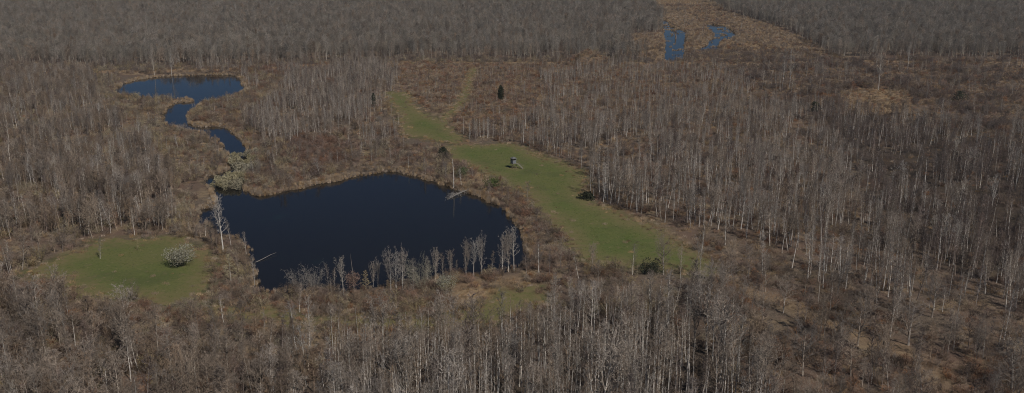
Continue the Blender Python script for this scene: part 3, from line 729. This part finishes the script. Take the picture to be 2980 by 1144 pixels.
# --- reeds on the banks
rx, ry, ra, rb = field(.62, -330, 330, 140, 960)
sd = water_sd(rx, ry)
far_bank = water_sd(rx, ry - 2.2) > sd             # water lies on the camera's side
lim = np.where(far_bank, 3.4, .9) * np.clip(1.9 * noise(rx, ry, 9, 51) - .25, 0, 1.3)
k = (sd < .25) & (sd > -lim) & (rng.random(len(rx)) < np.where(far_bank, .75, .42))
pools = np.max([signed(p, rx, ry) for p in pool_w], 0); k &= (rb > 200) | (rng.random(len(rx)) < .18)
k |= (pools > .3) & (noise(rx, ry, 5, 56) > .80) & (rng.random(len(rx)) < .3)
rx, ry, sd = rx[k], ry[k], sd[k]; rs = rng.uniform(.45, 1.0, len(rx)) * (.5 + .6 * noise(rx, ry, 5, 52))
# reed beds of the marsh
mx_, my_, ma, mb = field(1.2, 60, 330, 480, 1000)
k = inside(np.array([(1840,100),(1932,98),(1934,142),(1850,140)], float), ma, mb) | inside(np.array([(1912,20),(1980,22),(2040,70),(2060,84),(1998,90),(1950,66)], float), ma, mb) | inside(np.array([(2000,94),(2062,96),(2050,122),(1998,126)], float), ma, mb) | (inside(np.array([(2135,40),(2230,70),(2380,130),(2400,150),(2250,140),(2140,120),(2120,80)], float), ma, mb) & (noise(mx_, my_, 6, 55) > .35))
k &= (rng.random(len(mx_)) < .7) & (water_sd(mx_, my_) < -.2)
mx_, my_ = mx_[k], my_[k]
X = np.concatenate([rx, mx_]); Y = np.concatenate([ry, my_]); S = np.concatenate([rs, rng.uniform(.7, 1.2, len(mx_))])
print('reeds', len(X))
scatter('reeds', 'reed_clump', X, Y, np.maximum(height(X, Y), WATER_Z - .2), rng.choice(4, len(X), p=[.4, .25, .2, .15]), np.stack([S * 1.25, S * 1.25, S], 1), 'tan reeds lining the pond and channel banks and the marsh', 'reeds', .06)

# --- green grass tufts of the meadows
vx, vy, va, vb = field(.85, -260, 260, 150, 560)
k = (meadow_sd(vx, vy) > .2) & (rng.random(len(vx)) < .25 + .5 * noise(vx, vy, 4, 61)); vx, vy = vx[k], vy[k]
vs = rng.uniform(.6, 1.4, len(vx)); print('tufts', len(vx))
scatter('meadow_tufts', 'green_clump', vx, vy, height(vx, vy) + .05, rng.choice(4, len(vx), p=[.34, .32, .3, .04]), np.stack([vs, vs, vs], 1), 'short green grass tufts of the meadows', 'grass', .1)

# ------------------------------------------------------------------ single trees and shrubs
def at(px, py): return ground(px, py)
n_solo = [0]
def solo(kind, px, py, h, label, wide=1.0, group=None, name='bare_tree', mats=None):
    n_solo[0] += 1; x, y = at(px, py)
    return plant(kind, n_solo[0] % len(KIND[kind]), x, y, h, label, 'tree', group, name=name, wide=wide, mats=mats)
add_kind('conifer', 2, 'mid', 'olive_twig', h=6, rad=.09, start=.14, limbs=34, reach=1.9, rise=-.05, curl=.02, sub=5, twigs=3, twig_l=.35, shape='cone')

solo('ghost', 650, 730, 13.2, 'tallest pale bare tree on the west bank of the big pond', 1.0, mats=('grey', 'grey_twig'))
solo('maple', 616, 712, 7.0, 'thin grey tree left of the tall pale tree on the west bank')
solo('plum', 632, 722, 6.0, 'dusky many-stemmed tree at the left foot of the tall pale tree', 1.2)
solo('pole', 672, 712, 6.2, 'short grey tree right of the tall pale tree on the west bank')
solo('pole', 716, 735, 5.5, 'slim grey tree on the pond edge left of the floating branch')
solo('pole', 742, 838, 8.0, 'leaning slim grey tree at the pond corner below the floating branch', .8)
solo('conifer', 672, 815, 6.4, 'small sparse conifer-like tree with level branches right of left meadow', name='sparse_conifer', mats=('pale', 'willow'))
solo('whip', 291, 752, 5.4, 'thin lone young tree left of centre on the left meadow', 1.1)
solo('conifer', 402, 728, 3.0, 'tiny lone sapling on the upper part of the left meadow', .7, name='sapling')
solo('maple', 170, 905, 9.5, 'stout forked tree below the left tip of the left meadow')
for px, py, h, kd, lab in ((956,832,5.4,'whip','thin leaning grey tree in front of the pond left of the red-leaved tree'),(972,832,4.8,'whip','short thin grey tree close left of the red-leaved tree'),
        (1000,856,8.2,'ghost','pale grey tree touching the red-leaved tree on its left'),(1086,830,5.4,'fan','left of two short grey trees right of the red-leaved tree'),(1100,828,5.6,'fan','right of two short grey trees right of the red-leaved tree'),
        (1066,842,4.6,'conifer','little grey tree with level twigs right beside the red-leaved tree'),(1138,846,8.6,'fan','grey tree in front of the pond, leftmost of the tall trio at centre'),
        (1153,852,9.0,'ghost','pale tree in front of the pond, middle of the tall trio at centre'),(1172,842,8.4,'fan','grey tree in front of the pond, rightmost of the tall trio'),
        (1204,842,7.4,'pole','thin grey tree close left of the fan-shaped willow'),(1244,820,6.2,'pole','thin grey tree close right of the fan-shaped willow'),(1268,812,6.6,'fan','thin grey tree behind the cream-flowering shrub'),
        (1290,810,6.0,'whip','thin bare sapling behind the cream-flowering shrub, left'),(1312,806,5.8,'fan','thin bare sapling behind the cream-flowering shrub, right'),
        (1356,806,8.2,'fan','leftmost of the grey tree group on the near shore'),(1378,806,8.6,'ghost','pale tree in the middle of the near-shore grey group'),(1402,800,8.3,'fan','rightmost of the grey tree group on the near shore'),
        (1430,796,5.2,'whip','thin sapling between the two near-shore tree groups'),(1462,792,8.4,'fan','left grey tree of the group at the pond right corner'),(1480,790,8.6,'fan','broad grey tree in the group at the pond right corner'),
        (1496,788,10.2,'ghost','tallest pale tree at the right corner of the pond'),(1532,800,6.4,'plum','dusky tree right of the tallest pale corner tree'),(1568,792,8.2,'poplar','grey tree between the pond corner and the right meadow'),
        (1600,800,6.5,'plum','dusky tree left of the foot of the right meadow'),(1632,780,7.6,'maple','bushy grey tree at the lower left edge of the right meadow'),(1655,800,6.6,'plum','dusky tree below the lower left edge of the right meadow')):
    solo(kd, px, py, h, lab, .72 if kd == 'fan' else 1.0)
for px, py, h, kd, lab in ((1840,800,7.5,'poplar','grey tree before the right meadow, left of the dark evergreen'),(1930,800,8.4,'oak','upright tree right of the dark evergreen before the meadow'),(1980,812,8.0,'poplar','thin tree at the lower tip of the right meadow'),
        (2036,800,9.8,'ghost','pale tree on the lower tip of the right meadow'),(2128,800,8.0,'maple','grey tree just right of the right meadow tip')):
    solo(kd, px, py, h, lab, .75)
for px, py, h, lab in ((2219,938,6.6,'spreading tree with level limbs, left of the track, lower of two'),(2279,910,6.8,'dark spreading tree close left of the leaf-strewn track'),(2227,848,7.0,'dark upright spreading tree above the track start'),
        (2496,1005,8.6,'big round-crowned spreading tree beside the leaf-strewn track'),(2643,1005,9.0,'spreading tree right of the leaf-strewn track with long shadow'),(2336,1094,9.0,'widest fan-crowned tree near the bottom right'),
        (2712,924,7.4,'round-crowned tree in the wood right of the track'),(2130,955,7.5,'spreading tree at the left rim of the open wood')):
    solo('oak', px, py, h, lab, .9, name='spreading_tree')
solo('ghost', 2940, 1136, 9.0, 'pale narrow tree near the right end of the bottom edge')
for px, py, h, lab in ((2276,262,19,'left of two tall white-trunked trees near the marsh'),(2297,260,18,'right of two tall white-trunked trees near the marsh'),(2460,240,11,'pale tree on the dry ground right of the marsh'),
        (2556,262,20,'tall pale tree standing alone on the right savanna'),(2641,205,15,'pale tree against the forest edge at upper right'),(2836,470,15,'tall white-trunked tree in the right-hand wood'),
        (2935,440,13,'white-trunked tree near the right edge'),(2660,420,10,'forked pale tree in the upper right-hand wood'),(331,528,13.5,'tall white-trunked tree rising from the left wood'),(365,470,9.5,'pale tree behind the tall white trunk in left wood'),
        (1525,290,8,'pale thin tree right of the lone dark cedar'),(450,222,13,'left pale tree on the far bank of the upper pond'),(500,220,14,'right pale tree on the far bank of the upper pond')):
    solo('ghost', px, py, h, lab, .7)

def shrub(name, px, py, parts, label, cat='shrub', group=None, rz=0, z=None, scale=1.0):
    x, y = at(px, py); e = empty(name, (x, y, hz(x, y) if z is None else z), rz); e.scale = (scale,) * 3
    for nm, me in parts: link(bpy.data.objects.new(nm, me), e)
    return tag(e, label, cat, group)
def stems(seed, h, n, spread, mat, sub=6): return brush(seed, h, n, spread, sub, .5, .022).mesh('stem', M[mat])
f1 = leafy(5, 8.2, 4.6, 1500, .28, .18, .5, lumps=22, base=.3).mesh('foliage', M['blossom'])
f1b = leafy(6, 8.0, 3.9, 1700, .30, .16, .35, lumps=20, base=.2).mesh('foliage', M['willow'])
shrub('flowering_shrub', 527, 772, [('foliage', f1), ('leaves', f1b), ('stems', stems(61, 4.6, 16, 2.5, 'umber'))], 'large cream-flowering shrub on the left meadow')
f2 = leafy(8, 4.2, 4.2, 1000, .24, .16, .45, lumps=12, base=.3).mesh('foliage', M['blossom'])
shrub('flowering_shrub', 1299, 852, [('foliage', f2), ('leaves', leafy(9, 3.8, 3.6, 700, .24, .15, .3, lumps=10, base=.15).mesh('leaves', M['willow'])), ('stems', stems(62, 3.6, 14, 2.0, 'umber'))], 'small cream-flowering shrub on the near shore below the pond')
shrub('bare_shrub', 392, 872, [('stems', stems(63, 4.2, 16, 1.6, 'plum_twig', 8))], 'dusky bare shrub at the lower edge of the left meadow')
shrub('bare_shrub', 1290, 895, [('stems', stems(64, 3.6, 20, 2.6, 'umber', 8))], 'dark brown bare shrub below the small cream-flowering shrub')
shrub('willow', 1226, 838, [('stems', brush(65, 7.2, 34, 2.2, 9, .7, .024).mesh('stem', M['willow']))], 'fan-shaped pale olive willow in front of the pond', 'tree')
shrub('willow', 868, 842, [('stems', brush(66, 6.4, 22, 2.0, 8, .6, .022).mesh('stem', M['pale_twig']))], 'pale grey fan-shaped bush at the near left pond shore, left one')
shrub('willow', 912, 838, [('stems', brush(67, 6.0, 22, 2.0, 8, .6, .022).mesh('stem', M['pale_twig']))], 'pale grey fan-shaped bush at the near left pond shore, right one')
rt = leafy(12, 3.4, 5.6, 1500, .22, .15, .3, lumps=12, base=.2).mesh('crown', M['red'])
shrub('leafy_tree', 1031, 852, [('trunk', KIND['maple'][1][0]), ('crown', rt)], 'red-brown tree still holding dead leaves before the pond', 'tree', scale=.95)

def evergreen(seed, w, h, n, mat, shape):
    r = random.Random(seed); g = Geo()
    for i in range(n):
        t = r.random(); a = r.uniform(0, 6.283)
        prof = {'spindle': math.sin(math.pi * min(1, .22 + .75 * t)) ** .8, 'cone': 1 - .9 * t, 'dome': math.sqrt(max(0, 1 - t * t)), }[shape]
        rr = w * .5 * prof * r.random() ** .4 * (.8 + .25 * math.sin(a * 3 + seed) + .15 * math.sin(a * 7 + t * 9))
        p = Vector((math.cos(a) * rr, math.sin(a) * rr, h * (.04 + .93 * t)))
        d = (Vector((math.cos(a) * .3, math.sin(a) * .3, .6)) + rv(r) * .9).normalized()
        g.leaf(p, d, (Vector((math.cos(a), math.sin(a), .3)) + rv(r) * .6).normalized(), r.uniform(.3, .6), r.uniform(.2, .34))
    return g.mesh('crown', M[mat])
def trunk_mesh(h, r):
    g = Geo(); g.tube([Vector((0, 0, -.1)), Vector((.03, 0, h * .5)), Vector((0, .02, h))], [r, r * .7, .02], 6); return g.mesh('trunk', M['umber'])
shrub('cedar', 1457, 293, [('crown', evergreen(1, 3.3, 7.2, 2000, 'cedar', 'spindle')), ('trunk', trunk_mesh(6.6, .16))], 'lone dark evergreen cedar in the reddish young growth', 'tree')
shrub('cedar', 1088, 312, [('crown', evergreen(2, 2.0, 6.5, 700, 'holly', 'spindle')), ('trunk', trunk_mesh(6, .12))], 'slim dark evergreen at the upper left of the upper meadow', 'tree')
shrub('evergreen_shrub', 1290, 455, [('crown', evergreen(3, 4.6, 3.2, 900, 'holly', 'dome')), ('stems', stems(71, 3.0, 8, 1.0, 'umber'))], 'dark evergreen shrub at the upper left edge of the right meadow')
shrub('leafy_shrub', 1428, 552, [('crown', leafy(21, 5.6, 4.0, 1300, .26, .16, .3, lumps=12, base=.15).mesh('crown', M['leafg'])), ('stems', stems(72, 3.4, 9, 1.4, 'umber'))], 'green leafy shrub between the fallen tree and right meadow')
shrub('leafy_shrub', 1345, 520, [('crown', leafy(22, 4.4, 3.8, 800, .26, .16, .3, lumps=10, base=.15).mesh('crown', M['leafg'])), ('stems', stems(73, 3.4, 9, 1.4, 'umber'))], 'green-tinged leafy shrub beside the white snag')
shrub('evergreen_shrub', 1708, 578, [('crown', evergreen(5, 6.0, 2.0, 900, 'cedar', 'dome')), ('stems', stems(74, 2.0, 8, 1.0, 'umber'))], 'low dark green conifer boughs on the right edge of right meadow')
shrub('evergreen_shrub', 1893, 798, [('crown', leafy(41, 6.4, 3.6, 1500, .34, .18, .3, lumps=11, base=.1).mesh('crown', M['holly'])), ('stems', stems(75, 3.0, 10, 2.0, 'umber'))], 'dark evergreen shrub before the lower end of right meadow')
shrub('evergreen_shrub', 2370, 325, [('crown', evergreen(7, 6.0, 4.6, 900, 'holly', 'dome')), ('trunk', trunk_mesh(4, .14))], 'dark round evergreen shrub left of the tan patch on the savanna')
shrub('evergreen_shrub', 2790, 300, [('crown', evergreen(8, 8.0, 5.6, 1100, 'holly', 'dome')), ('trunk', trunk_mesh(4, .14))], 'dark round evergreen shrub on the savanna near the right edge')
wm = [(leafy(30 + i, 6.4, 2.0, 1500, .34, .20, .15, .9, 15, .02).mesh('foliage', M['willow']), stems(80 + i, 1.6, 12, 3.6, 'olive_twig')) for i in range(3)]
for grp, lab, pts in (('upper willow mat', 'pale olive willow shrub in the upper clump choking the channel', ((686,455),(716,452),(744,462),(692,472),(722,474),(748,484),(702,490),(728,494),(700,506),(738,446))),
                      ('lower willow mat', 'pale olive willow shrub in the lower clump at the channel mouth', ((672,512),(696,514),(652,526),(680,528),(700,530),(640,541),(664,544),(690,543)))):
    for i, (px, py) in enumerate(pts):
        shrub('willow_shrub', px, py, [('foliage', wm[i % 3][0]), ('stems', wm[i % 3][1])], lab, 'shrub', grp, i * 1.7, WATER_Z - .15, 1.0 + .08 * (i % 4))

# ------------------------------------------------------------------ dead wood
def single(name, geo, mat, loc, label, cat):
    o = link(bpy.data.objects.new(name, geo.mesh(name, M[mat]))); o.location = loc; return tag(o, label, cat)
g = Geo(); r_ = random.Random(4)
g.tube([Vector((0, 0, -.2)), Vector((.05, .02, 2.5)), Vector((.02, .05, 5)), Vector((-.1, .05, 7.4)), Vector((-.16, .1, 9.2))], [.2, .17, .14, .11, .06], 7)
for z_, l_, a_ in ((6.8, .9, .4), (7.9, .7, 3.3), (5.6, .6, 2.0), (8.6, .5, 1.2)): g.twig(Vector((-.08, .05, z_)), Vector((-.08 + math.cos(a_) * l_, .05 + math.sin(a_) * l_, z_ + .35)), .05)
x, y = at(1320, 544); single('snag', g, 'pale', (x, y, hz(x, y)), 'white broken dead trunk standing at the far pond shore', 'snag')
x0, y0 = at(1372, 551); x1, y1 = at(1299, 578)
ft = empty('fallen_tree', (x0, y0, .25)); d_ = Vector((x1 - x0, y1 - y0, -.75)); L_ = d_.length
q_ = d_.normalized()
g = Geo(); P = [q_ * (L_ * t) + Vector((0, 0, .28 * math.sin(t * 3.1))) for t in (0, .15, .3, .45, .6, .75, .9, 1)]
g.tube(P, [.17, .15, .13, .12, .1, .07, .05, .03], 7); link(bpy.data.objects.new('trunk', g.mesh('trunk', M['deadw'])), ft)
g = Geo(); rr_ = random.Random(9)
for k in range(30):
    t = rr_.uniform(.22, .98); i = min(int(t * 7), 6); p = q_ * (L_ * t) + Vector((0, 0, .25 * math.sin(t * 3.1)))
    side = Vector((q_.y, -q_.x, 0)) * rr_.choice((1, 1, -.6)); dd = (side * rr_.uniform(.5, 1.1) + q_ * rr_.uniform(.1, .7) + Vector((0, 0, rr_.uniform(-.25, .35)))).normalized()
    limb(g, rr_, p, dd, rr_.uniform(1.2, 2.6), .06, -.06, 6, 2, .03, .5, -.1)
link(bpy.data.objects.new('branches', g.mesh('branches', M['pale_twig'])), ft)
n_ = Geo()
for k in range(7):
    a_ = k * .9; n_.tube([Vector((0, 0, 0)), Vector((math.cos(a_) * .3, .25 * math.cos(a_), math.sin(a_) * .45)) - q_ * .5, Vector((math.cos(a_) * .6, .5 * math.cos(a_), math.sin(a_) * .6)) - q_ * .8], [.12, .08, .02], 4)
link(bpy.data.objects.new('roots', n_.mesh('roots', M['brown'])), ft)
tag(ft, 'fallen silvery tree lying from the far bank into the pond', 'fallen tree')
x0, y0 = at(744, 758); x1, y1 = at(804, 735)
g = Geo(); g.tube([Vector((0, 0, -.1)), Vector(((x1 - x0) * .35, (y1 - y0) * .25, .18)), Vector(((x1 - x0) * .7, (y1 - y0) * .72, .3)), Vector((x1 - x0, y1 - y0, .34))], [.1, .08, .06, .03], 6)
single('driftwood', g, 'grey_twig', (x0, y0, WATER_Z + .05), 'pale curved branch floating off the left pond shore', 'branch')
g = Geo(); g.tube([Vector((0, 0, -.4)), Vector((.1, 0, 2)), Vector((-.15, 0, 3.6)), Vector((.1, 0, 4.6))], [.7, .55, .45, .15], 7)
x, y = at(1966, 112); single('stump', g, 'umber', (x, y, WATER_Z - .3), 'dark broken stump standing in the marsh pool', 'stump')

# ------------------------------------------------------------------ hunting blind
m_wall = plain('blind_wall', (.19, .20, .215), .75, 4, .15); m_roof = plain('blind_roof', (.14, .142, .138), .6, 3, .2); m_leg = plain('blind_timber', (.20, .16, .12), .85, 6, .3)
m_win = plain('blind_window', (.012, .012, .014), .25, 2, .1); m_step = plain('blind_steps', (.27, .25, .19), .8, 5, .25)
def box(name, size, loc, mat, parent, rot=(0, 0, 0)):
    sx, sy, sz = (k * .5 for k in size)
    v = [(i * sx, j * sy, k_ * sz) for k_ in (-1, 1) for i, j in ((-1, -1), (1, -1), (1, 1), (-1, 1))]
    me = mesh_from(name, v, [(3, 2, 1, 0), (4, 5, 6, 7), (0, 1, 5, 4), (1, 2, 6, 5), (2, 3, 7, 6), (3, 0, 4, 7)], [mat])
    o = link(bpy.data.objects.new(name, me), parent); o.location = loc; o.rotation_euler = rot; return o
bxp, byp = at(1494, 490)
BZ = hz(bxp, byp)
hb = empty('hunting_blind', (bxp, byp, BZ), math.radians(-56))
LEG, WID, TALL = 1.75, 1.42, 1.65
box('floor', (WID + .12, WID + .12, .12), (0, 0, LEG), m_leg, hb)
for sx in (-1, 1):
    for sy in (-1, 1):
        box('leg', (.12, .12, LEG + .1), (sx * (WID * .5 + .06), sy * (WID * .5 + .06), LEG * .5 - .12), m_leg, hb, (-sy * .10, sx * .10, 0))
h2 = WID * .5
for rz in range(4):
    e_ = (math.cos(rz * math.pi / 2), math.sin(rz * math.pi / 2))
    w_ = box('wall', (.05, WID - (.0 if rz % 2 else .11), TALL), (e_[0] * (h2 - .03), e_[1] * (h2 - .03), LEG + .06 + TALL * .5), m_wall, hb, (0, 0, rz * math.pi / 2))
    box('window', (.02, WID * .78, .34), (.034, 0, TALL * .5 - .27), m_win, w_)
    box('sill', (.06, WID * .84, .05), (.05, 0, TALL * .5 - .48), m_leg, w_)
    box('brace', (.05, .09, 1.75), (e_[0] * (h2 + .10), e_[1] * (h2 + .10), LEG * .5), m_leg, hb, (.72 if rz % 2 == 0 else 0, .72 if rz % 2 else 0, 0))
ov = h2 + .2; zt = LEG + .06 + TALL
rf = mesh_from('roof', [(-ov, -ov, zt + .01), (ov, -ov, zt + .01), (ov, ov, zt + .01), (-ov, ov, zt + .01), (-ov, -ov, zt + .09), (ov, -ov, zt + .09), (ov, ov, zt + .09), (-ov, ov, zt + .09), (0, 0, zt + .62)],
               [(3, 2, 1, 0), (0, 1, 5, 4), (1, 2, 6, 5), (2, 3, 7, 6), (3, 0, 4, 7), (4, 5, 8), (5, 6, 8), (6, 7, 8), (7, 4, 8)], [m_roof])
link(bpy.data.objects.new('roof', rf), hb)
st = empty('stair', (h2 * .78, h2 * .78, 0), math.radians(45), hb)
run = 2.0; ang = math.atan2(LEG, run); sl = math.hypot(LEG, run)
box('landing', (.6, .9, .07), (.3, 0, LEG + .03), m_step, st)
for sy in (-1, 1): box('stringer', (sl, .06, .16), (.6 + run * .5, sy * .42, LEG * .5), m_step, st, (0, ang, 0))
for k in range(7): box('step', (.24, .78, .045), (.6 + run * (k + .7) / 7.4, 0, LEG * (1 - (k + .7) / 7.4) + .05), m_step, st)
for sy in (-1, 1): box('handrail', (sl, .05, .06), (.6 + run * .5, sy * .45, LEG * .5 + .85), m_leg, st, (0, ang, 0))
tag(hb, 'grey box hunting blind on tall timber legs in the right meadow', 'blind')

# ------------------------------------------------------------------ thin air haze round the whole place
hv = [(x_, y_, z_) for z_ in (-5.0, 82.0) for x_, y_ in ((-7600, -3600), (7600, -3600), (7600, 12500), (-7600, 12500))]
hme = mesh_from('haze', hv, [(3, 2, 1, 0), (4, 5, 6, 7), (0, 1, 5, 4), (1, 2, 6, 5), (2, 3, 7, 6), (3, 0, 4, 7)])
hm = bpy.data.materials.new('haze'); hm.use_nodes = True; hn = hm.node_tree; hn.nodes.clear()
ho = hn.nodes.new('ShaderNodeOutputMaterial'); hp = hn.nodes.new('ShaderNodeVolumePrincipled')
hp.inputs['Color'].default_value = (.80, .84, .90, 1); hp.inputs['Density'].default_value = .0001; hp.inputs['Anisotropy'].default_value = .2
hn.links.new(hp.outputs[0], ho.inputs['Volume']); hme.materials.append(hm)
tag(link(bpy.data.objects.new('haze', hme)), kind='stuff')
